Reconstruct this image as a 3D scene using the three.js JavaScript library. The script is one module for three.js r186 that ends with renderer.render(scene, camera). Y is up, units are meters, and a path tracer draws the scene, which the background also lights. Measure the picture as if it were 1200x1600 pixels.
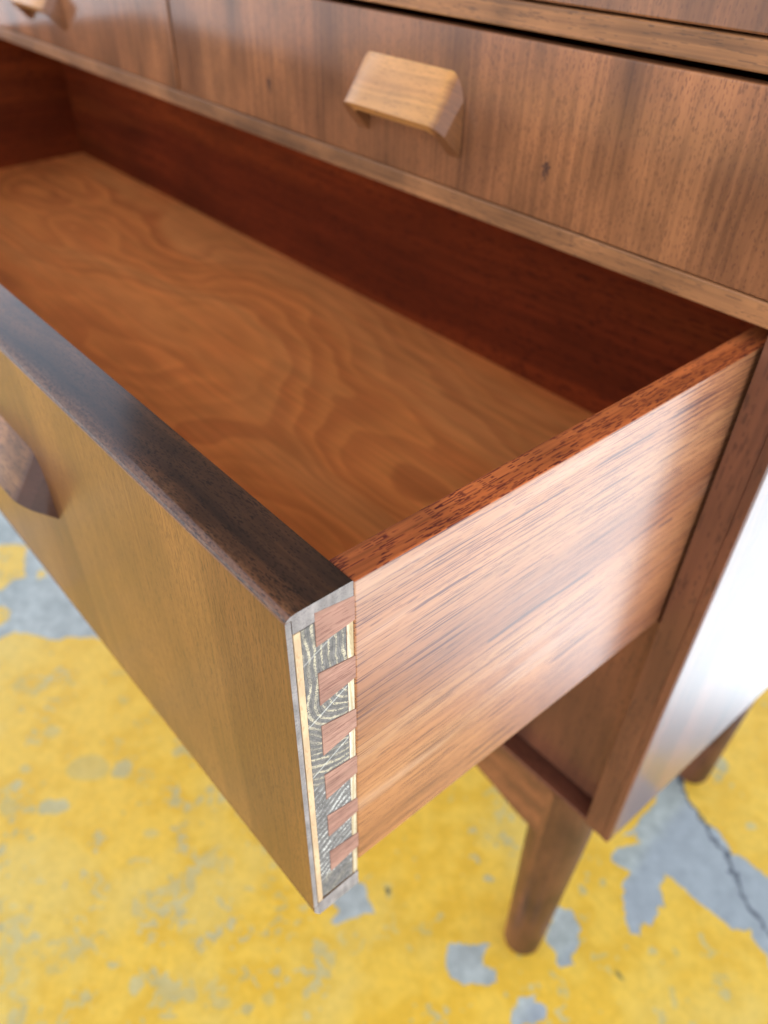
import * as THREE from 'three';
import { RoundedBoxGeometry } from 'three/addons/geometries/RoundedBoxGeometry.js';
import { mergeGeometries, toCreasedNormals } from 'three/addons/utils/BufferGeometryUtils.js';
import { Brush, Evaluator, INTERSECTION, SUBTRACTION } from 'three-bvh-csg';

// ------------------------------------------------------------------ camera
const Y0 = 0.5752;                                   // height of the open drawer's top edge above the floor
const scene = new THREE.Scene();
const camera = new THREE.PerspectiveCamera(2 * Math.atan(800 / 1223.6) * 180 / Math.PI, 0.75, 0.01, 200);
camera.position.set(0.1061, 0.1288 + Y0, 0.2683);
camera.rotation.set(-0.7368, 0.8643, 0.0126, 'YXZ');
camera.setViewOffset(1200, 1600, 22.8, -75.4, 1200, 1600);
camera.focus = 0.212;
camera.userData.fStop = 10;

// ------------------------------------------------------------------ sky, sun, exposure
const SUN = new THREE.Vector3(0.62, 1.25, -0.80).normalize();
{
  const W = 512, H = 256, d = new Float32Array(W * H * 4);
  for (let j = 0; j < H; j++) {
    const el = ((j + 0.5) / H - 0.5) * Math.PI, s = Math.sin(el);
    for (let i = 0; i < W; i++) {
      const az = ((i + 0.5) / W - 0.5) * 2 * Math.PI;
      const x = Math.cos(az) * Math.cos(el), z = Math.sin(az) * Math.cos(el);
      const c = Math.max(0, x * SUN.x + s * SUN.y + z * SUN.z);
      const t = Math.pow(1 - Math.max(0, s), 2.5);
      const g = 0.5 * Math.pow(c, 8);
      const o = (j * W + i) * 4;
      d[o] = (0.46 + 0.45 * t + g) * (s < 0 ? 0.5 : 1);
      d[o + 1] = (0.56 + 0.39 * t + g * 0.95) * (s < 0 ? 0.5 : 1);
      d[o + 2] = (0.73 + 0.30 * t + g * 0.85) * (s < 0 ? 0.5 : 1);
      d[o + 3] = 1;
    }
  }
  const sky = new THREE.DataTexture(d, W, H, THREE.RGBAFormat, THREE.FloatType);
  sky.mapping = THREE.EquirectangularReflectionMapping;
  sky.magFilter = THREE.LinearFilter; sky.needsUpdate = true;
  scene.background = sky; scene.environment = sky;
}
const sun = new THREE.DirectionalLight(0xffffff, 4.6);
sun.position.copy(SUN).multiplyScalar(12);
sun.castShadow = true; sun.shadow.mapSize.set(2048, 2048); sun.shadow.radius = 2;
Object.assign(sun.shadow.camera, { left: -9, right: 9, top: 9, bottom: -9, near: 0.5, far: 30 });
scene.add(sun, sun.target);
const renderer = new THREE.WebGLRenderer({ antialias: true });
renderer.toneMapping = THREE.LinearToneMapping;
renderer.toneMappingExposure = 3.3;
renderer.shadowMap.enabled = true;
renderer.setSize(768, 1024);

// ------------------------------------------------------------------ noise and textures
const hash = (x, y, s) => {
  let h = Math.imul(x | 0, 374761393) ^ Math.imul(y | 0, 668265263) ^ Math.imul(s | 0, 974634533);
  h = Math.imul(h ^ (h >>> 13), 1274126177); h ^= h >>> 16;
  return (h >>> 0) / 4294967296;
};
const noise = (x, y, s = 0) => {
  const ix = Math.floor(x), iy = Math.floor(y), fx = x - ix, fy = y - iy;
  const u = fx * fx * (3 - 2 * fx), v = fy * fy * (3 - 2 * fy);
  const a = hash(ix, iy, s), b = hash(ix + 1, iy, s), c = hash(ix, iy + 1, s), d = hash(ix + 1, iy + 1, s);
  return a + (b - a) * u + (c - a) * v + (a - b - c + d) * u * v;
};
const fbm = (x, y, s, n = 4) => { let r = 0, a = 0.5; for (let i = 0; i < n; i++) { r += a * noise(x, y, s + i * 17); x *= 2.03; y *= 2.03; a *= 0.5; } return r / (1 - Math.pow(0.5, n)); };
const sat = (x) => Math.min(1, Math.max(0, x));
const step = (a, b, x) => { const t = sat((x - a) / (b - a)); return t * t * (3 - 2 * t); };
const mix3 = (a, b, t) => [a[0] + (b[0] - a[0]) * t, a[1] + (b[1] - a[1]) * t, a[2] + (b[2] - a[2]) * t];
const mul3 = (a, k) => [a[0] * k, a[1] * k, a[2] * k];
function finish(data, w, h, size, srgb, wrap) {
  const t = new THREE.DataTexture(data, w, h, THREE.RGBAFormat);
  if (srgb) t.colorSpace = THREE.SRGBColorSpace;
  t.wrapS = t.wrapT = wrap; t.magFilter = THREE.LinearFilter; t.minFilter = THREE.LinearMipmapLinearFilter; t.generateMipmaps = true;
  t.repeat.set(1 / size[0], 1 / size[1]); t.needsUpdate = true;
  return t;
}
// fn(u, v) in metres -> { c: [r, g, b] 0..255 own colour, h: height 0..1, r: roughness 0..1 }
function texture(w, h, size, fn, wrap = THREE.MirroredRepeatWrapping) {
  const col = new Uint8Array(w * h * 4), hgt = new Uint8Array(w * h * 4), rgh = new Uint8Array(w * h * 4);
  for (let j = 0; j < h; j++) for (let i = 0; i < w; i++) {
    const p = fn((i + 0.5) / w * size[0], (j + 0.5) / h * size[1]), o = (j * w + i) * 4;
    const k = 255 * sat(p.h ?? 0.5), q = 255 * sat(p.r ?? 0.5);
    for (let c = 0; c < 3; c++) { col[o + c] = Math.min(255, Math.max(0, p.c[c])); hgt[o + c] = k; rgh[o + c] = q; }
    col[o + 3] = hgt[o + 3] = rgh[o + 3] = 255;
  }
  return { map: finish(col, w, h, size, true, wrap), bumpMap: finish(hgt, w, h, size, false, wrap), roughnessMap: finish(rgh, w, h, size, false, wrap) };
}
const M = (o, t, bump = 0) => {
  const m = new THREE.MeshPhysicalMaterial({ ...o, map: t.map });
  if (bump) { m.bumpMap = t.bumpMap; m.bumpScale = bump; }
  if (o.useRough) { delete m.useRough; }
  return m;
};

// generic straight-grained wood: u runs along the grain. p: base, dark, pore colours and sizes in metres
function wood(w, h, size, p) {
  const s = p.seed;
  return texture(w, h, size, (u, v) => {
    const wob = (fbm(u * (p.wobF ?? 6), v * 8, s + 3, 3) - 0.5) * (p.wob ?? 0.012);
    const vv = v + wob;
    const band = fbm(u * 1.2, vv * (p.bandF ?? 60), s + 5, 4);
    const fine = fbm(u * 14, vv * (p.fineF ?? 900), s + 9, 3);
    const blot = fbm(u * (p.blotF ?? 14), v * (p.blotF ?? 14) * 1.8, s + 13, 3);
    let c = mix3(p.base, p.dark, step(0.38, 0.72, band) * (p.bandK ?? 0.7));
    if (p.light) c = mix3(c, p.light, step(0.52, 0.75, fbm(u * 2, vv * (p.bandF ?? 60) * 0.6, s + 21, 3)) * (p.lightK ?? 0.5));
    c = mul3(c, 1 + (fine - 0.5) * (p.fineK ?? 0.3) + (blot - 0.5) * (p.blotK ?? 0.25));
    // pores: short dashes along the grain
    let pore = 0;
    for (let L = 0; L < 2; L++) {
      const pw = p.poreW * (L ? 0.7 : 1), pl = p.poreL * (L ? 0.5 : 1);
      const row = Math.floor(vv / pw), off = hash(row, L, s + 31) * 7;
      const x = u / pl + off, cell = Math.floor(x), f = x - cell;
      if (hash(cell, row, s + 37 + L) < p.poreD * (0.4 + 1.2 * blot)) {
        const len = 0.35 + 0.6 * hash(cell, row, s + 41), a = sat(Math.min(f, len - f) * 8), b = 1 - Math.abs((vv / pw - row) * 2 - 1);
        pore = Math.max(pore, a * sat(b * 1.6) * (0.5 + 0.5 * hash(cell, row, s + 43)));
      }
    }
    c = mix3(c, p.pore, pore * (p.poreK ?? 0.8));
    if (p.lines) {
      const a = noise(u * p.lineF, vv / p.lineW, s + 51), b = noise(u * p.lineF * 0.6 + 5, vv / (p.lineW * 0.6), s + 53);
      c = mix3(c, p.pore, Math.max(step(0.74, 0.86, a), step(0.78, 0.9, b) * 0.7) * p.lines);
    }
    if (p.extra) c = p.extra(c, u, v, vv);
    return { c, h: 0.6 + (fine - 0.5) * 0.5 - pore * 0.5, r: 0.4 };
  });
}

const tDrawer = wood(1024, 512, [0.42, 0.21], { seed: 11, base: [136, 85, 51], dark: [114, 70, 43], light: [146, 94, 58], lightK: 0.5, bandF: 22, bandK: 0.45, pore: [76, 46, 32], poreW: 0.00036, poreL: 0.0034, poreD: 0.2, poreK: 0.5, fineF: 700, fineK: 0.3, blotF: 26, blotK: 0.55, wob: 0.006,
  extra: (c, u, v) => { const k = Math.hypot((u - 0.0657) / 0.0042, (v - 0.096) / 0.0022) + (noise(u * 900, v * 1500, 15) - 0.5) * 0.9; return mix3(c, [62, 42, 34], step(1.1, 0.3, k) * 0.8); } });
const tFront = wood(1024, 1024, [0.20, 0.20], { seed: 71, base: [128, 84, 44], dark: [98, 60, 32], light: [142, 98, 54], bandF: 40, bandK: 0.6, pore: [64, 38, 22], poreW: 0.00035, poreL: 0.006, poreD: 0.2, poreK: 0.55, fineF: 1500, fineK: 0.2, blotF: 18, blotK: 0.3, wob: 0.004 });
const tTop = wood(1024, 256, [0.30, 0.075], { seed: 23, base: [88, 53, 31], dark: [38, 24, 17], light: [126, 80, 45], lightK: 0.65, bandF: 80, bandK: 0.9, pore: [30, 19, 13], poreW: 0.00030, poreL: 0.0035, poreD: 0.28, poreK: 0.75, fineF: 1200, fineK: 0.35, blotF: 40, blotK: 0.6, wob: 0.02, wobF: 10,
  extra: (c, u, v) => mix3(c, [150, 104, 68], step(0.0135, 0.0195, v + (fbm(u * 60, v * 60, 241, 3) - 0.5) * 0.009) * step(0.3, 0.7, fbm(u * 900, v * 2600, 243, 3)) * 0.35) });
const tSide = wood(2048, 1024, [0.32, 0.16], { seed: 37, base: [166, 106, 66], dark: [142, 86, 54], light: [176, 122, 80], lightK: 0.6, bandF: 55, bandK: 0.75, pore: [74, 36, 32], lines: 0.75, lineF: 26, lineW: 0.00048, poreW: 0.00032, poreL: 0.012, poreD: 0.14, poreK: 0.7, fineF: 1600, fineK: 0.2, blotF: 12, blotK: 0.2, wob: 0.006, wobF: 4,
  extra: (c, u, v) => {
    const q = fbm(u * 9, v * 90, 301, 4);                         // paler streaks along the grain
    c = mix3(c, [206, 172, 148], step(0.56, 0.78, q) * 0.3);
    const k = Math.abs(v - 0.078 - u * 0.03 - (fbm(u * 20, 1, 305, 3) - 0.5) * 0.006);  // one dark check
    return mix3(c, [70, 42, 44], step(0.0011, 0.0, k) * step(0.55, 0.35, Math.abs(fbm(u * 30, 2, 307, 2) - 0.5) * 4) * 0.8);
  } });
const tSideTop = wood(1024, 128, [0.32, 0.04], { seed: 41, base: [178, 92, 46], dark: [126, 54, 30], light: [196, 116, 66], bandF: 220, bandK: 0.8, pore: [66, 20, 22], poreW: 0.00045, poreL: 0.008, poreD: 0.3, poreK: 0.85, fineF: 1600, fineK: 0.4, blotF: 40, blotK: 0.4, wob: 0.004 });
const tInner = wood(1024, 256, [0.90, 0.225], { seed: 53, base: [132, 56, 25], dark: [100, 40, 19], light: [148, 72, 30], bandF: 40, bandK: 0.7, pore: [46, 16, 12], poreW: 0.0008, poreL: 0.012, poreD: 0.15, poreK: 0.5, fineF: 500, fineK: 0.3, blotF: 16, blotK: 0.25, wob: 0.02 });
const tRail = wood(2048, 128, [0.60, 0.0375], { seed: 61, base: [146, 96, 58], dark: [104, 68, 44], light: [164, 112, 68], bandF: 260, bandK: 0.7, pore: [66, 46, 34], poreW: 0.0004, poreL: 0.008, poreD: 0.14, poreK: 0.5, fineF: 1300, fineK: 0.35, blotF: 34, blotK: 0.6, wob: 0.003 });
const tCase = wood(512, 512, [0.40, 0.40], { seed: 83, base: [104, 62, 42], dark: [72, 42, 30], light: [118, 74, 50], bandF: 30, bandK: 0.6, pore: [54, 32, 24], poreW: 0.0008, poreL: 0.012, poreD: 0.15, poreK: 0.5, fineF: 500, fineK: 0.2, blotF: 14, blotK: 0.4 });
const tLeg = wood(512, 512, [0.26, 0.26], { seed: 97, base: [106, 66, 41], dark: [74, 46, 30], light: [118, 76, 46], bandF: 30, bandK: 0.6, pore: [54, 32, 22], poreW: 0.0008, poreL: 0.008, poreD: 0.15, poreK: 0.5, fineF: 500, fineK: 0.2, blotF: 26, blotK: 0.8 });
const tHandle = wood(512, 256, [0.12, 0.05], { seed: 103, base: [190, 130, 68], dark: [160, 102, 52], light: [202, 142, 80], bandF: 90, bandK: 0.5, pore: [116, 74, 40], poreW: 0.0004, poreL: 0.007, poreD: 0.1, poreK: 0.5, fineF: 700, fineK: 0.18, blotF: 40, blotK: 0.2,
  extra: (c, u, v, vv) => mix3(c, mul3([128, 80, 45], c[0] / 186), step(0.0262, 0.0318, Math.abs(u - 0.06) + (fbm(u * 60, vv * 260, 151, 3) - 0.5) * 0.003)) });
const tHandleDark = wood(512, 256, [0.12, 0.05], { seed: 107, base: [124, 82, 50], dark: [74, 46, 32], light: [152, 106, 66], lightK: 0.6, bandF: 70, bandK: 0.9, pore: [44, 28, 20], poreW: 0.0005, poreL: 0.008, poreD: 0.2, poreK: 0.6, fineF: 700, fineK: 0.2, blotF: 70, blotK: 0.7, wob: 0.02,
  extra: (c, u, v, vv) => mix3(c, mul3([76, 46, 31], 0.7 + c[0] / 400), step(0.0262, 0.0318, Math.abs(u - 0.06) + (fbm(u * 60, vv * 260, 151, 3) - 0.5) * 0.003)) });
const tTan = wood(64, 512, [0.02, 0.16], { seed: 113, base: [204, 170, 130], dark: [180, 144, 106], bandF: 200, bandK: 0.6, pore: [160, 112, 70], poreW: 0.0005, poreL: 0.003, poreD: 0.2, poreK: 0.4, fineF: 900, fineK: 0.2, blotF: 120, blotK: 0.25 });
const tTail = wood(256, 1024, [0.04, 0.16], { seed: 139, base: [160, 118, 98], dark: [140, 100, 84], light: [172, 130, 108], bandF: 120, bandK: 0.6, pore: [98, 60, 52], poreW: 0.00032, poreL: 0.012, poreD: 0.25, poreK: 0.7, fineF: 1500, fineK: 0.25, blotF: 90, blotK: 0.25 });
const tGrey = wood(256, 512, [0.03, 0.16], { seed: 127, base: [150, 138, 128], dark: [122, 112, 106], light: [166, 156, 146], bandF: 120, bandK: 0.5, pore: [88, 78, 74], poreW: 0.0003, poreL: 0.0006, poreD: 0.25, poreK: 0.5, fineF: 900, fineK: 0.25, blotF: 180, blotK: 0.3 });
const tPale = wood(512, 128, [0.16, 0.02], { seed: 131, base: [206, 188, 154], dark: [170, 142, 102], light: [222, 214, 196], bandF: 700, bandK: 0.8, pore: [150, 122, 84], poreW: 0.0003, poreL: 0.004, poreD: 0.25, poreK: 0.6, fineF: 1500, fineK: 0.2, blotF: 100, blotK: 0.2 });

// drawer bottom: rotary-cut veneer, wavy cathedral figure running along the width
const tBottom = texture(1536, 640, [0.84, 0.35], (u, v) => {
  const wx = fbm(u * 4.2, v * 11, 211, 2) - 0.5 + (fbm(u * 22, v * 40, 213, 2) - 0.5) * 0.12, wy = fbm(u * 9 + 9, v * 16, 223, 3) - 0.5;
  const f = v * 30 + wx * 9 + wy * 0.9 + u * 1.5;               // a height field; its contours are the growth rings
  const q = f * 1.3 - Math.floor(f * 1.3), kind = hash(Math.floor(f * 1.3), 5, 227);
  const line = step(0, 0.75, q) * step(1, 0.86, q);             // each ring darkens slowly, then breaks off
  const soft = fbm(u * 2.2 + wy, v * 15 + wx * 2, 229, 4);
  let c = mix3([244, 142, 72], [188, 92, 48], line * (0.12 + 0.42 * kind));
  c = mix3(c, [236, 150, 84], step(0.5, 0.72, soft) * 0.5);
  c = mix3(c, [188, 104, 54], step(0.48, 0.3, soft) * 0.4);
  c = mul3(c, 0.96 + 0.14 * (fbm(u * 22, v * 500, 233, 3) - 0.5) + 0.12 * (fbm(u * 30, v * 60, 239, 3) - 0.5));
  return { c, h: 0.5, r: 0.4 };
});

// end grain of the drawer front's core: annual rings, cut across, dirt-filled. u: depth from the front, v: height from the bottom
const CORE_H = 0.1429, CORE_T = 0.0138;
const tCore = texture(256, 2048, [CORE_T, CORE_H], (u, v) => {
  const y = CORE_H - v;                                            // distance below the top
  let f, thin = 0;
  const wv = (fbm(u * 90, y * 90, 401, 2) - 0.5) + (noise(u * 900, y * 900, 403) - 0.5) * 0.12;
  if (y < 0.070 + wv * 0.004 + u * 0.15) {
    const dx = (u - 0.0155) / 0.0125, dy = Math.max(0, y - 0.030) / 0.0135 - Math.max(0, 0.008 - y) / 0.05;
    const r = Math.hypot(dx, dy);
    f = r * 5.4 + wv * 1.3;
  } else if (y < 0.125 + u * 0.4) { f = (y + u * 0.75) * 275 + wv * 1.2; thin = 1; }
  else { f = (y + u * 0.9) * 130 + wv * 2.2; thin = 0.4; }
  const s = f - Math.floor(f), id = Math.floor(f);
  const w = 0.42 + 0.2 * hash(id, 3, 409);
  let cream = step(0, 0.14, s) * step(w, w - 0.16, s);
  const speck = noise(u * 5200, y * 5200, 419), speck2 = noise(u * 2600 + 7, y * 2600, 421);
  cream *= thin ? step(0.25, 0.75, speck2 * 0.7 + fbm(u * 300, y * 300, 425, 2) * 0.4) : step(0.26, 0.56, speck * 0.6 + speck2 * 0.5);
  cream *= 0.45 + 0.55 * step(0.3, 0.62, fbm(u * 260, y * 160, 427, 3));
  cream = Math.min(1, cream + step(0.66, 0.9, speck) * 0.25);
  const late = s > w ? 0.5 + 0.5 * Math.sin((s - w) / (1 - w) * Math.PI * 3) : 0;
  let c = mix3([98, 92, 86], [122, 114, 106], late * 0.7);
  c = mul3(c, 0.85 + 0.35 * fbm(u * 900, y * 900, 431, 3));
  c = mix3(c, thin === 1 ? [220, 212, 196] : [204, 186, 152], cream * (thin === 0.4 ? 0.5 : 0.85));
  // knife lines left by the saw
  for (const [a, b, k] of [[0.039, -0.55, 1], [0.0635, -0.6, 1], [0.013, -0.5, 0.7], [0.118, -0.6, 0.6], [0.1285, -0.5, 0.8]])
    c = mix3(c, [196, 190, 176], step(0.0005, 0.0001, Math.abs(y - a - b * u)) * 0.7 * k);
  return { c, h: 0.5 + cream * 0.4 + (speck - 0.5) * 0.2, r: 0.7 };
}, THREE.ClampToEdgeWrapping);

// ------------------------------------------------------------------ the floor: worn yellow paint on concrete
const BIG = [-25, -166, -24, -190, -26, -226, -40, -255, -55, -285, -40, -300, -23, -268, -8, -254, 4, -251, 16, -245, 30, -245, 40, -242, 52, -236, 60, -240, 69, -239, 81, -240, 93, -243, 148, -247, 180, -183, 138, -162, 126, -170, 110, -179, 102, -183, 94, -173, 80, -170, 65, -169, 50, -170, 38, -171, 29, -169, 24, -166, 34, -149, 43, -131, 43, -118, 39, -115, 43, -103, 36, -98, 26, -103, 16, -115, 3, -134, 2, -143, -4, -144, -16, -139, -22, -144, -21, -155, -18, -160, -10, -171, -13, -177, -20, -182];
const CHIPS = [BIG, [-19, -68, -10, -74, 3, -69, 13, -55, 18, -40, 15, -29, 10, -29, 4, -35, -8, -34, -10, -38, -17, -53],
  [-59, 32, -51, 20, -42, 8, -36, 4, -34, 16, -26, 19, -19, 15, -13, 23, -19, 35, -28, 43, -38, 46, -48, 43],
  [7, 15, 14, 2, 20, 6, 29, 5, 31, 12, 28, 22, 17, 35, 10, 31],
  [-164, 65, -149, 53, -138, 58, -129, 60, -120, 63, -126, 71, -130, 79, -132, 90, -136, 96, -141, 94, -142, 88, -148, 85, -152, 86, -164, 77],
  [-983, 151, -909, 101, -845, 80, -577, 102, -591, 112, -605, 126, -616, 148, -640, 164, -656, 177, -656, 197, -700, 286, -860, 300]];
const KEPT = [[-842, 148, -826, 133, -815, 115, -794, 107, -766, 123, -745, 130, -745, 150, -739, 166, -754, 180], [-719, 183, -709, 170, -696, 166, -684, 176, -679, 188, -683, 196], [-745, 114, -739, 107, -726, 111, -727, 120]];
const SPOTS = [[-401, 166, 9.2, 11.6], [-463, 244, 5.9, 5.5], [-450, 257, 5.8, 6.1], [-435, 273, 9.5, 11], [-424, 194, 21.4, 14.7], [-492, 204, 7.5, 8.5], [-383, 114, 6, 7.2], [-404, 238, 15, 10], [-316, 180, 7, 5], [-232, 262, 4.9, 3.2], [-222, 291, 5.3, 3.8], [-202, 254, 5.9, 7.1], [-212, 136, 5.3, 2.7], [-169, 224, 7.4, 5.4], [-146, 208, 7.9, 4.4], [-130, 195, 6.5, 4.8], [-125, 176, 6.3, 5.3], [-138, 159, 3.5, 3.3], [-175, 234, 4.2, 3], [-165, 247, 7.8, 2.4], [-387, 268, 5.5, 4.8], [-350, 220, 4.3, 4.7], [-246, 145, 4, 6], [-320, 323, 3.4, 4.6], [-79, -38, 6, 4], [-16, -96, 3.9, 3.2], [71, -118, 2.7, 3.6], [56, -103, 2.7, 3.1], [50, -275, 3.6, 4.4], [-9, -315, 9, 9], [89, -83, 2.4, 8.9], [-98, -45, 3.2, 3.3], [-9, -117, 2.6, 3.2]];
const CRACK = [-45, -290, -25, -266, -6, -252, 8, -248, 19, -242, 34, -234, 46, -232, 57, -224, 66, -217, 80, -207, 90, -201, 120, -192, 160, -175, 230, -160];
const inPoly = (p, x, y) => { let r = false; for (let i = 0, n = p.length, j = n - 2; i < n; j = i, i += 2) if ((p[i + 1] > y) !== (p[j + 1] > y) && x < (p[j] - p[i]) * (y - p[i + 1]) / (p[j + 1] - p[i + 1]) + p[i]) r = !r; return r; };
const boxes = [...CHIPS, ...KEPT].map((p) => { let b = [1e9, 1e9, -1e9, -1e9]; for (let i = 0; i < p.length; i += 2) b = [Math.min(b[0], p[i]), Math.min(b[1], p[i + 1]), Math.max(b[2], p[i]), Math.max(b[3], p[i + 1])]; return b; });
const hit = (k, p, x, y) => x > boxes[k][0] && x < boxes[k][2] && y > boxes[k][1] && y < boxes[k][3] && inPoly(p, x, y);
const segDist = (p, x, y) => { let d = 1e9, at = 0; for (let i = 0; i + 3 < p.length; i += 2) { const ax = p[i], ay = p[i + 1], bx = p[i + 2] - ax, by = p[i + 3] - ay, t = sat(((x - ax) * bx + (y - ay) * by) / (bx * bx + by * by)), e = Math.hypot(x - ax - bx * t, y - ay - by * t); if (e < d) { d = e; at = i / 2 + t; } } return [d, at]; };
const FX = -1.12, FZ = -0.56, FS = 1.36;
const concrete = (x, z) => {
  const n = fbm(x * 0.02, z * 0.02, 503, 4), m = fbm(x * 0.12, z * 0.12, 509, 4), g = noise(x * 0.9, z * 0.9, 511);
  return mul3(mix3([158, 164, 156], [184, 188, 178], n), 0.84 + 0.3 * m + 0.1 * (g - 0.5));
};
const tFloor = texture(2048, 2048, [FS, FS], (u, v) => {
  const x0 = (FX + u) * 1000, z0 = (FZ + v) * 1000;
  const x = x0 + (fbm(x0 * 0.09, z0 * 0.09, 521, 3) - 0.5) * 9 + (noise(x0 * 0.6, z0 * 0.6, 523) - 0.5) * 2.2, z = z0 + (fbm(x0 * 0.09 + 40, z0 * 0.09, 531, 3) - 0.5) * 9 + (noise(x0 * 0.6, z0 * 0.6 + 9, 533) - 0.5) * 2.2;
  let bare = 0, worn = 0;
  CHIPS.forEach((p, k) => { if (hit(k, p, x, z)) bare = 1; });
  KEPT.forEach((p, k) => { if (hit(k + CHIPS.length, p, x, z)) bare = 0; });
  for (const [sx, sz, a, b] of SPOTS) {
    const dx = x - sx, dz = z - sz;
    if (Math.abs(dx) < 30 && Math.abs(dz) < 30) { const q = Math.hypot((dx * 0.64 - dz * 0.77) / a, (dx * 0.77 + dz * 0.64) / b); worn = Math.max(worn, step(1.12, 0.88, q) * (hash(sx, sz, 7) * 0.5 + 0.4)); }
  }
  const wide = fbm(x0 * 0.011, z0 * 0.011, 541, 4), mid = fbm(x0 * 0.05, z0 * 0.05, 547, 4), small = fbm(x0 * 0.22, z0 * 0.22, 557, 3);
  worn = Math.max(worn, step(0.605, 0.635, mid * 0.5 + small * 0.35 + wide * 0.15 + (x0 < -150 && z0 > 40 ? 0.03 : -0.015)) * (0.35 + 0.5 * noise(x0 * 0.03, z0 * 0.03, 551)));
  let c = mix3([234, 189, 68], [228, 179, 52], step(0.35, 0.65, mid));
  c = mix3(c, [222, 194, 110], step(0.45, 0.7, wide) * 0.5);
  c = mul3(c, 0.95 + 0.1 * small);
  const g = concrete(x0, z0);
  c = mix3(c, mix3(g, [190, 170, 100], 0.25), worn * 0.85);
  if (bare) {
    c = g;
    const stain = step(0.0, 18, x - (-5) + (z + 130) * -0.1);
    c = mix3(c, [150, 158, 168], stain * 0.5);
  }
  const [d, at] = segDist(CRACK, x0 + (noise(x0 * 0.25, z0 * 0.25, 561) - 0.5) * 6, z0 + (noise(x0 * 0.25, z0 * 0.25, 563) - 0.5) * 6);
  const cw = 1.6 + 3.4 * fbm(at * 1.7, 3, 569, 2) * (at > 3 && at < 8 ? 1.3 : 0.6);
  if (bare || d < cw * 0.6) c = mix3(c, [72, 78, 86], step(cw, cw * 0.2, d) * 0.85);
  const dk = Math.hypot((x - 51) / 5, (z + 62) / 2.6); c = mix3(c, [96, 92, 62], step(1.2, 0.5, dk) * 0.7);
  const dd = Math.hypot((x + 130) / 3, (z - 40) / 3); c = mix3(c, [70, 76, 70], step(1.3, 0.6, dd) * 0.8);
  return { c, h: bare ? 0.3 + 0.2 * small : 0.75 - worn * 0.35 + 0.06 * small, r: 0.5 };
});
const tGround = texture(1024, 1024, [2.6, 2.6], (u, v) => ({ c: mul3(mix3(concrete(u * 1000, v * 1000 + 900), [200, 212, 222], 0.7), 0.92 + 0.16 * fbm(u * 3, v * 3, 571, 3)), h: fbm(u * 120, v * 120, 577, 3), r: 0.7 }));

// ------------------------------------------------------------------ materials
const mDrawer = M({ roughness: 0.7, specularIntensity: 0.15, clearcoat: 0.5, clearcoatRoughness: 0.13 }, tDrawer, 0.00004);
const mFront = M({ roughness: 0.7, specularIntensity: 0.15, clearcoat: 0.6, clearcoatRoughness: 0.2 }, tFront, 0.00004);
const mTop = M({ roughness: 0.75, specularIntensity: 0.15, clearcoat: 0.55, clearcoatRoughness: 0.13 }, tTop, 0.00003);
const mSide = M({ roughness: 0.6, specularIntensity: 0.3, clearcoat: 1, clearcoatRoughness: 0.24 }, tSide, 0.00006);
const mSideTop = M({ roughness: 0.6, specularIntensity: 0.3 }, tSideTop, 0.00012);
const mInner = M({ roughness: 0.8, specularIntensity: 0.12 }, tInner, 0.00004);
const mBottom = M({ roughness: 0.8, specularIntensity: 0.1 }, tBottom, 0.00002);
const mRail = M({ roughness: 0.6, specularIntensity: 0.3, clearcoat: 0.2, clearcoatRoughness: 0.3 }, tRail, 0.00005);
const mCase = M({ roughness: 0.6, specularIntensity: 0.3, clearcoat: 0.3, clearcoatRoughness: 0.25 }, tCase, 0.00003);
const mPolish = M({ roughness: 0.4, clearcoat: 0.65, clearcoatRoughness: 0.17 }, tCase, 0.00004);
const mLeg = M({ roughness: 0.6, specularIntensity: 0.3, clearcoat: 0.3, clearcoatRoughness: 0.25 }, tLeg, 0.00003);
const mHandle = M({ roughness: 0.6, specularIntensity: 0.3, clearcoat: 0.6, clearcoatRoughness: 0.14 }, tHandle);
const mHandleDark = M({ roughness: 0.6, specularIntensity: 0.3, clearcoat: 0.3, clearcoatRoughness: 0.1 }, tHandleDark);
const mTan = M({ roughness: 0.8, specularIntensity: 0.3 }, tTan);
const mGrey = M({ roughness: 0.75, specularIntensity: 0.3 }, tGrey, 0.00004);
const mPale = M({ roughness: 0.8, specularIntensity: 0.3 }, tPale, 0.0001);
const mCore = M({ roughness: 0.85, specularIntensity: 0.3 }, tCore, 0.00018);
const mTail = M({ roughness: 0.7, specularIntensity: 0.3 }, tTail, 0.0001);
const mFloor = M({ roughness: 0.5, clearcoat: 0.1, clearcoatRoughness: 0.35 }, tFloor, 0.0006);
const mGround = M({ roughness: 0.85, color: 0xffffff }, tGround, 0.001);
const mRoof = new THREE.MeshStandardMaterial({ color: 0x5e564c, roughness: 0.9 });

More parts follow.
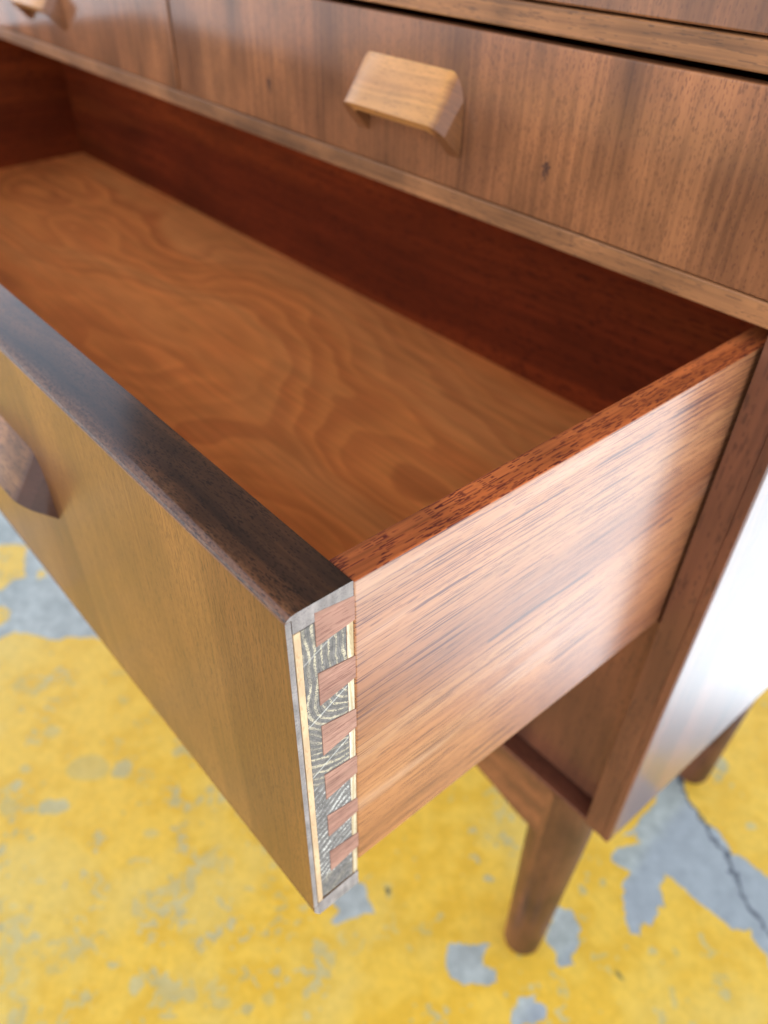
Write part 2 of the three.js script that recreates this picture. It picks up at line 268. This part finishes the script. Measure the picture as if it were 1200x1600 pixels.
// ------------------------------------------------------------------ geometry helpers
// uv in metres: each face is mapped by the axes it lies in; grain = the axis along which u runs
function grainUV(g, grain, off = [0, 0]) {
  if (g.index) g = g.toNonIndexed();
  const p = g.attributes.position, uv = new Float32Array(p.count * 2), a = new THREE.Vector3(), b = new THREE.Vector3(), c = new THREE.Vector3();
  const G = 'xyz'.indexOf(grain);
  for (let i = 0; i < p.count; i += 3) {
    a.fromBufferAttribute(p, i); b.fromBufferAttribute(p, i + 1); c.fromBufferAttribute(p, i + 2);
    const n = b.clone().sub(a).cross(c.clone().sub(a)).toArray().map(Math.abs);
    let k = 0; for (let q = 1; q < 3; q++) if (n[q] > n[k]) k = q;
    const o = [0, 1, 2].filter((q) => q !== k), ua = o.includes(G) ? G : o[0], va = o.find((q) => q !== ua);
    [a, b, c].forEach((v, j) => { const w = v.toArray(); uv[(i + j) * 2] = w[ua] + off[0]; uv[(i + j) * 2 + 1] = w[va] + off[1]; });
  }
  g.setAttribute('uv', new THREE.BufferAttribute(uv, 2));
  return g;
}
function box([x0, x1], [y0, y1], [z0, z1], grain = 'x', r = 0.0006, off) {
  const g = new RoundedBoxGeometry(x1 - x0, y1 - y0, z1 - z0, 2, Math.min(r, (x1 - x0) * 0.45, (y1 - y0) * 0.45, (z1 - z0) * 0.45));
  g.translate((x0 + x1) / 2, (y0 + y1) / 2, (z0 + z1) / 2);
  return grainUV(g, grain, off);
}
// a shape in (z, y), as thick as x0..x1
function plateZY(points, x0, x1, grain, bevel = 0, off) {
  const s = new THREE.Shape(points.map(([z, y]) => new THREE.Vector2(-z, y)));
  const g = new THREE.ExtrudeGeometry(s, { depth: x1 - x0 - 2 * bevel, bevelEnabled: bevel > 0, bevelSize: bevel, bevelThickness: bevel, bevelOffset: -bevel, bevelSegments: 2 });
  g.rotateY(Math.PI / 2); g.translate(x0 + bevel, 0, 0);
  return grainUV(g, grain, off);
}
function plateXY(points, z0, z1, grain, bevel = 0, off) {
  const s = new THREE.Shape(points.map(([x, y]) => new THREE.Vector2(x, y)));
  const g = new THREE.ExtrudeGeometry(s, { depth: z1 - z0 - 2 * bevel, bevelEnabled: bevel > 0, bevelSize: bevel, bevelThickness: bevel, bevelOffset: -bevel, bevelSegments: 2 });
  g.translate(0, 0, z0 + bevel);
  return grainUV(g, grain, off);
}
function part(name, geometry, material, parent, label) {
  const m = new THREE.Mesh(geometry, material);
  m.name = name; m.castShadow = m.receiveShadow = true;
  if (label) m.userData.label = label;
  parent.add(m);
  return m;
}
function group(name, parent, label) { const g = new THREE.Group(); g.name = name; if (label) g.userData.label = label; parent.add(g); return g; }
function structure(name, geometry, material) { const m = part(name, geometry, material, scene); m.userData.kind = 'structure'; return m; }

// ------------------------------------------------------------------ setting
{
  const g = new THREE.PlaneGeometry(60, 60); g.rotateX(-Math.PI / 2); g.translate(0, -0.004, 0);
  const uv = g.attributes.uv; for (let i = 0; i < uv.count; i++) uv.setXY(i, uv.getX(i) * 60, uv.getY(i) * 60);
  structure('ground', g, mGround);
  // the painted part of the floor: ends in a ragged line just right of the frame
  const pts = [[-3.2, 2.6], [-3.2, -1.4], [-0.45, -1.4], [-0.2, -0.8], [-0.05, -0.55], [0.0, -0.445], [0.03, -0.385], [0.052, -0.348], [0.09, -0.282], [0.16, -0.24], [0.3, -0.1], [0.42, 0.3], [0.5, 1.2], [0.6, 2.6]];
  const s = new THREE.Shape(pts.map(([x, z]) => new THREE.Vector2(x, z)));
  const f = new THREE.ShapeGeometry(s), p = f.attributes.position, u = f.attributes.uv, nn = f.attributes.normal, ix = f.index.array;
  for (let i = 0; i < p.count; i++) { const x = p.getX(i), z = p.getY(i); p.setXYZ(i, x, 0, z); u.setXY(i, x - FX, z - FZ); nn.setXYZ(i, 0, 1, 0); }
  for (let i = 0; i < ix.length; i += 3) { const t = ix[i]; ix[i] = ix[i + 1]; ix[i + 1] = t; }
  structure('floor', f, mFloor);
  // roof added outside the frame, its extent set to shade the dresser
  const roof = new THREE.Group(); roof.name = 'added_roof'; scene.add(roof);
  roof.userData = { label: 'added unseen flat dark roof on posts, shaping the light on the dresser', category: 'added_canopy' };
  roof.rotation.y = 0.765;                          // x runs towards the sun side, z towards the photographer's right
  part('roof_slab', box([-2.0, 2.67], [2.9, 3.05], [-5.2, 1.7], 'x', 0.01), mRoof, roof);
  for (const [x, z] of [[-1.85, -5], [2.45, -5], [-1.85, 1.55], [2.45, 1.55]]) part('post', box([x - 0.06, x + 0.06], [-0.004, 2.899], [z - 0.06, z + 0.06], 'y', 0.005), mRoof, roof);
}

// ------------------------------------------------------------------ the dresser
const XL = -0.8556, XR = 0.0195, IL = -0.838, IR = 0.0019;     // outside and inside of the two sides
const BACK = -0.305;
const Y = ([a, b]) => [a + Y0, b + Y0];
const dresser = new THREE.Group(); dresser.name = 'dresser'; scene.add(dresser);
dresser.userData = { label: 'brown wooden dresser with one drawer pulled open, on a worn yellow floor', category: 'dresser' };

part('side_panel', box([IR, XR], Y([-0.3203, 0.176]), [BACK, -0.0015], 'y', 0.0008), [mPolish, mCase, mCase, mCase, mCase, mCase], dresser);
part('side_panel', box([XL, IL], Y([-0.3203, 0.176]), [BACK, -0.0015], 'y', 0.0008), mCase, dresser);
part('edge_strip', box([0.0147, XR - 0.0002], Y([-0.3201, 0.176]), [-0.0014, 0.0004], 'y', 0.0005, [0.11, 0.05]), mCase, dresser);
part('edge_strip', box([IR + 0.0001, 0.0146], Y([-0.3201, 0.176]), [-0.0014, 0], 'y', 0.0003, [0.05, 0.14]), mCase, dresser);
part('edge_strip', box([XL + 0.0002, IL - 0.0001], Y([-0.3201, 0.176]), [-0.0014, 0], 'y', 0.0003, [0.2, 0.1]), mCase, dresser);
part('top_panel', box([XL - 0.004, XR + 0.004], Y([0.1763, 0.196]), [BACK - 0.002, 0.006], 'x', 0.002), mCase, dresser);
part('back_panel', box([IL + 0.0005, IR - 0.0005], Y([-0.315, 0.175]), [BACK + 0.001, BACK + 0.008], 'x', 0.0005), mInner, dresser);
// rails between the drawers, and the bottom board
const rails = [[0.0794, 0.0881], [0.0073, 0.0161], [-0.1595, -0.1505]];
rails.forEach((r, i) => part('rail', box([IL + 0.0003, IR - 0.0003], Y(r), [-0.06, i === 2 ? -0.034 : -0.0004], 'x', 0.0009, [0.9, i * 0.011]), mRail, dresser));
part('bottom_board', box([IL + 0.0003, IR - 0.0003], Y([-0.3203, -0.3163]), [BACK + 0.01, -0.0006], 'x', 0.0008), mCase, dresser);
part('divider', box([-0.4046, -0.3886], Y([0.0164, 0.0791]), [-0.28, -0.06], 'z', 0.0005), mCase, dresser);
part('divider', box([-0.60, -0.585], Y([0.0884, 0.176]), [-0.28, -0.019], 'z', 0.0005), mCase, dresser);
// base: front apron swelling towards the legs, turned tapered legs
{
  const a = [[-0.813, -0.3206], [-0.023, -0.3206], [-0.023, -0.376], [-0.046, -0.374], [-0.07, -0.3675], [-0.1, -0.3615], [-0.16, -0.358], [-0.676, -0.358], [-0.736, -0.3615], [-0.766, -0.3675], [-0.79, -0.374], [-0.813, -0.376]];
  part('apron', plateXY(a.map(([x, y]) => [x, y + Y0]), -0.022, -0.0008, 'x', 0.0008, [0.3, 0.2]), mLeg, dresser);
  const prof = [[0, 0], [0.0125, 0], [0.0148, 0.0012], [0.0158, 0.004], [0.0218, 0.2], [0.022, 0.2546]].map(([r, y]) => new THREE.Vector2(r, y));
  for (const [x, z] of [[-0.0226, -0.0222], [-0.8134, -0.0222], [-0.0226, -0.2833], [-0.8134, -0.2833]]) {
    const g = new THREE.LatheGeometry(prof, 40), uv = g.attributes.uv, p = g.attributes.position;
    for (let i = 0; i < uv.count; i++) uv.setXY(i, p.getY(i) + x, uv.getX(i) * 0.12);
    g.translate(x, 0, z);
    part('leg', g, mLeg, dresser);
  }
}

// ------------------------------------------------------------------ handles: a slanting plate with a rounded turn into a leg at each end
const HW = 0.0686, HL = 0.0138, HD = 0.0188, HT = 0.0329;
const slope = Math.hypot(HL, HD), wDir = [HL / slope, -HD / slope], nDir = [HD / slope, HL / slope];  // (z, y) down the plate, and out of it
function arch(half, r, depth, n0, len, start) {            // cross-section (x, n), swept down the plate
  const s = new THREE.Shape();
  s.moveTo(-half, -depth); s.lineTo(-half, n0 - r); s.absarc(-half + r, n0 - r, r, Math.PI, Math.PI / 2, true);
  s.lineTo(half - r, n0); s.absarc(half - r, n0 - r, r, Math.PI / 2, 0, true); s.lineTo(half, -depth); s.closePath();
  const g = new THREE.ExtrudeGeometry(s, { depth: len, bevelEnabled: false, curveSegments: 10 });
  const p = g.attributes.position;
  for (let i = 0; i < p.count; i++) {
    const x = p.getX(i), n = p.getY(i), w = p.getZ(i) + start;
    p.setXYZ(i, x, wDir[1] * w + nDir[1] * n, wDir[0] * w + nDir[0] * n);
  }
  g.computeVertexNormals();
  return g;
}
function handleGeometry() {
  const ev = new Evaluator(); ev.attributes = ['position', 'normal', 'uv']; ev.useGroups = false;
  const prism = (pts, half) => { const s = new THREE.Shape(pts.map(([z, y]) => new THREE.Vector2(-z, y))); const g = new THREE.ExtrudeGeometry(s, { depth: half * 2, bevelEnabled: false }); g.rotateY(Math.PI / 2); g.translate(-half, 0, 0); return new Brush(g); };
  const outer = new Brush(arch(HW / 2, 0.0085, 0.05, 0, 0.07, -0.02));
  const cut = prism([[0, 0.003], [HL + 0.0025, 0.003], [HL + 0.0003, -HD], [HL - 0.0006, -HD - 0.0009], [0, -HT]], 0.06);
  const inner = new Brush(arch(HW / 2 - 0.0075, 0.004, 0.05, -0.0045, 0.07, -0.012));
  outer.updateMatrixWorld(); cut.updateMatrixWorld(); inner.updateMatrixWorld();
  let r = ev.evaluate(outer, cut, INTERSECTION);
  r.updateMatrixWorld();
  r = ev.evaluate(r, inner, SUBTRACTION);
  let g = r.geometry.clone(); g.clearGroups(); if (g.index) g = g.toNonIndexed();
  g = toCreasedNormals(grainUV(g, 'x', [0.045, 0.04]), 0.6);
  // unroll the wood round the turns: u along the plate and down the legs, v down the slope
  const p = g.attributes.position, u = g.attributes.uv, half = HW / 2, r0 = 0.0085;
  for (let i = 0; i < p.count; i++) {
    const x = p.getX(i), n = p.getY(i) * nDir[1] + p.getZ(i) * nDir[0], w = p.getY(i) * wDir[1] + p.getZ(i) * wDir[0], ax = Math.abs(x);
    let q = ax;
    if (ax > half - r0) q = n > -r0 ? half - r0 + r0 * Math.atan2(ax - half + r0, r0 + n) : half - r0 + r0 * Math.PI / 2 - n - r0;
    u.setXY(i, 0.06 + Math.sign(x) * q, w + 0.012);
  }
  return g;
}
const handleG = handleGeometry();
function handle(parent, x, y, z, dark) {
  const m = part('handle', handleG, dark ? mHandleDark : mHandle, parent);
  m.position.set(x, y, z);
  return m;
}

// ------------------------------------------------------------------ closed drawers
function closedDrawer(x0, x1, y0, y1, z, hx, hy, label, off, m = mDrawer) {
  const d = group('drawer', dresser, label);
  d.position.set(0, Y0, 0);
  part('drawer_front', box([x0, x1], [y0, y1], [z - 0.006, z], 'y', 0.0008, off), m, d);
  part('drawer_box', box([x0 + 0.004, x1 - 0.004], [y0 + 0.006, y1 - 0.016], [-0.27, z - 0.0063], 'z', 0.001), mInner, d);
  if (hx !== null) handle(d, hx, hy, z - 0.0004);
  return d;
}
closedDrawer(-0.3950, IR - 0.0008, 0.0165, 0.0770, -0.0002, -0.1858, 0.062, 'closed upper drawer at the right, with a tan bracket handle', [0.03, 0.62]);
closedDrawer(IL + 0.0008, -0.3980, 0.0165, 0.0770, -0.0002, -0.588, 0.062, 'closed upper drawer at the left, beyond the thin gap', [0.1, 0.95]);
closedDrawer(-0.5925, IR - 0.0008, 0.0888, 0.1745, -0.001, null, 0, 'topmost drawer front at the upper right edge', [0.22, 0.83]);
closedDrawer(IL + 0.0008, -0.5945, 0.0888, 0.1745, -0.001, null, 0, 'topmost drawer front at the left, above the upper drawers', [0.02, 1.2]);
closedDrawer(IL + 0.001, IR - 0.0012, -0.3145, -0.1515, -0.0135, -0.21, -0.2, 'closed bottom drawer, set back below the open drawer', [0.4, 0.9], mCase);  // darker case wood puts the shade under the open drawer into its colour

// ------------------------------------------------------------------ the open drawer
{
  const ZF = 0.202, HS = 0.1397, ZB = -0.1011, WS = 0.0106, XA = -0.836;
  const D = group('open_drawer', dresser, 'long drawer pulled open, dovetailed at its front corner');
  D.position.set(0, Y0 - HS, 0); D.rotation.set(0.0083, 0.0017, 0.0016, 'YXZ');
  const U = ([a, b]) => [a + HS, b + HS];
  // front: face veneer, its pale backing strip, core, back veneer, solid lipping above and below
  const g = mGrey, E = (m) => [g, g, m, m, m, m];
  const face = [0, -0.0007];
  part('face_veneer', box([XA, -0.0001], U([-0.1512, -0.0016]), [ZF - 0.0019, ZF], 'y', 0.0004, [0.02, 0.3]), E(mFront), D);
  part('backing_strip', box([XA, -0.0002], U([-0.1490, -0.0068]), [ZF - 0.0042, ZF - 0.0021], 'y', 0.0002), mTan, D);
  const core = box([XA, -0.0004], U([-0.1478, -0.0070]), [ZF - 0.0181, ZF - 0.0043], 'y', 0.0001);
  { const p = core.attributes.position, u = core.attributes.uv; for (let i = 0; i < p.count; i++) u.setXY(i, ZF - 0.0043 - p.getZ(i), p.getY(i) - HS + 0.0070 + CORE_H); }
  part('core', core, mCore, D, 'grey and cream end grain with curved rings');
  part('back_veneer', box([XA, -0.0004], U([-0.1480, -0.0066]), [ZF - 0.0205, ZF - 0.0182], 'y', 0.0002), [mPale, mInner, mInner, mInner, mInner, mInner], D);
  // top lipping with an eased front edge
  const lip = [[ZF - 0.0205, -0.0064], [ZF - 0.0205, -0.0003], [ZF - 0.0202, 0], [ZF - 0.0034, 0], [ZF - 0.0018, -0.00025], [ZF - 0.0008, -0.0008], [ZF - 0.0003, -0.00155], [ZF - 0.0020, -0.00156], [ZF - 0.0020, -0.0064]];
  const endGrain = (g) => {                                   // second material on the two ends
    g = toCreasedNormals(g, 0.6); g.clearGroups();
    const n = g.attributes.normal, pos = g.attributes.position, u = g.attributes.uv, groups = [];
    for (let i = 0; i < pos.count; i += 3) {
      const e = Math.abs(n.getX(i)) > 0.9 ? 1 : 0, last = groups[groups.length - 1];
      if (e) for (let k = i; k < i + 3; k++) u.setXY(k, pos.getY(k), pos.getZ(k));
      if (last && last[2] === e) last[1] += 3; else groups.push([i, 3, e]);
    }
    groups.forEach((q) => g.addGroup(...q));
    return g;
  };
  part('top_lipping', endGrain(plateZY(lip.map(([z, y]) => [z, y + HS]), XA, -0.0002, 'x', 0, [0.9, -0.1815])), [mTop, mGrey], D, 'dark mottled strip along the top of the open drawer front');
  const cham = [[ZF - 0.0205, -0.1482], [ZF - 0.0020, -0.1492], [ZF - 0.0020, -0.1514], [ZF - 0.0002, -0.1514], [ZF - 0.0002, -0.1544], [ZF - 0.0022, -0.1584], [ZF - 0.0205, -0.1584]];
  part('bottom_lipping', endGrain(plateZY(cham.map(([z, y]) => [z, y + HS]), XA, -0.0002, 'x', 0, [0.9, 0.1])), [mFront, mGrey], D);
  // right side board and its six tails let into the end of the front
  const side = (x0, x1) => {
    const b = box([x0, x1], U([-0.1397, -0.0006]), [ZB - 0.009, ZF - 0.0205], 'z', 0.0008, [0.12, 0.008]);
    return part('side_board', b, x0 < -0.5 ? [mInner, mSide, mSideTop, mInner, mSide, mSide] : [mSide, mInner, mSideTop, mInner, mSide, mSide], D);
  };
  side(-WS, 0); side(XA, XA + WS);
  const tails = [[-0.0034, -0.0155, -0.0053, -0.0139], [-0.0258, -0.0391, -0.0279, -0.0367], [-0.0484, -0.0626, -0.0509, -0.0595], [-0.0726, -0.0862, -0.0742, -0.0835], [-0.0960, -0.1091, -0.0984, -0.1066], [-0.1193, -0.1328, -0.1207, -0.1302]];
  for (const [a, b, c, d] of tails)
    part('dovetail', plateZY([[ZF - 0.0085, b + HS], [ZF - 0.0085, a + HS], [ZF - 0.0208, c + HS], [ZF - 0.0208, d + HS]], -WS + 0.001, -0.0001, 'z', 0.0001, [-0.175, 0.008]), mTail, D);
  part('back_board', box([XA + WS, -WS], U([-0.1300, -0.004]), [ZB - 0.009, ZB], 'x', 0.0005, [0.95, 0.08]), mInner, D);
  part('bottom_panel', box([XA + WS - 0.003, -WS + 0.003], U([-0.1290, -0.1233]), [ZB - 0.012, ZF - 0.0195], 'x', 0.0003, [0.842, 0.14]), mBottom, D);
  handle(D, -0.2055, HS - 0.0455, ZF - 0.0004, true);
}
renderer.render(scene, camera);
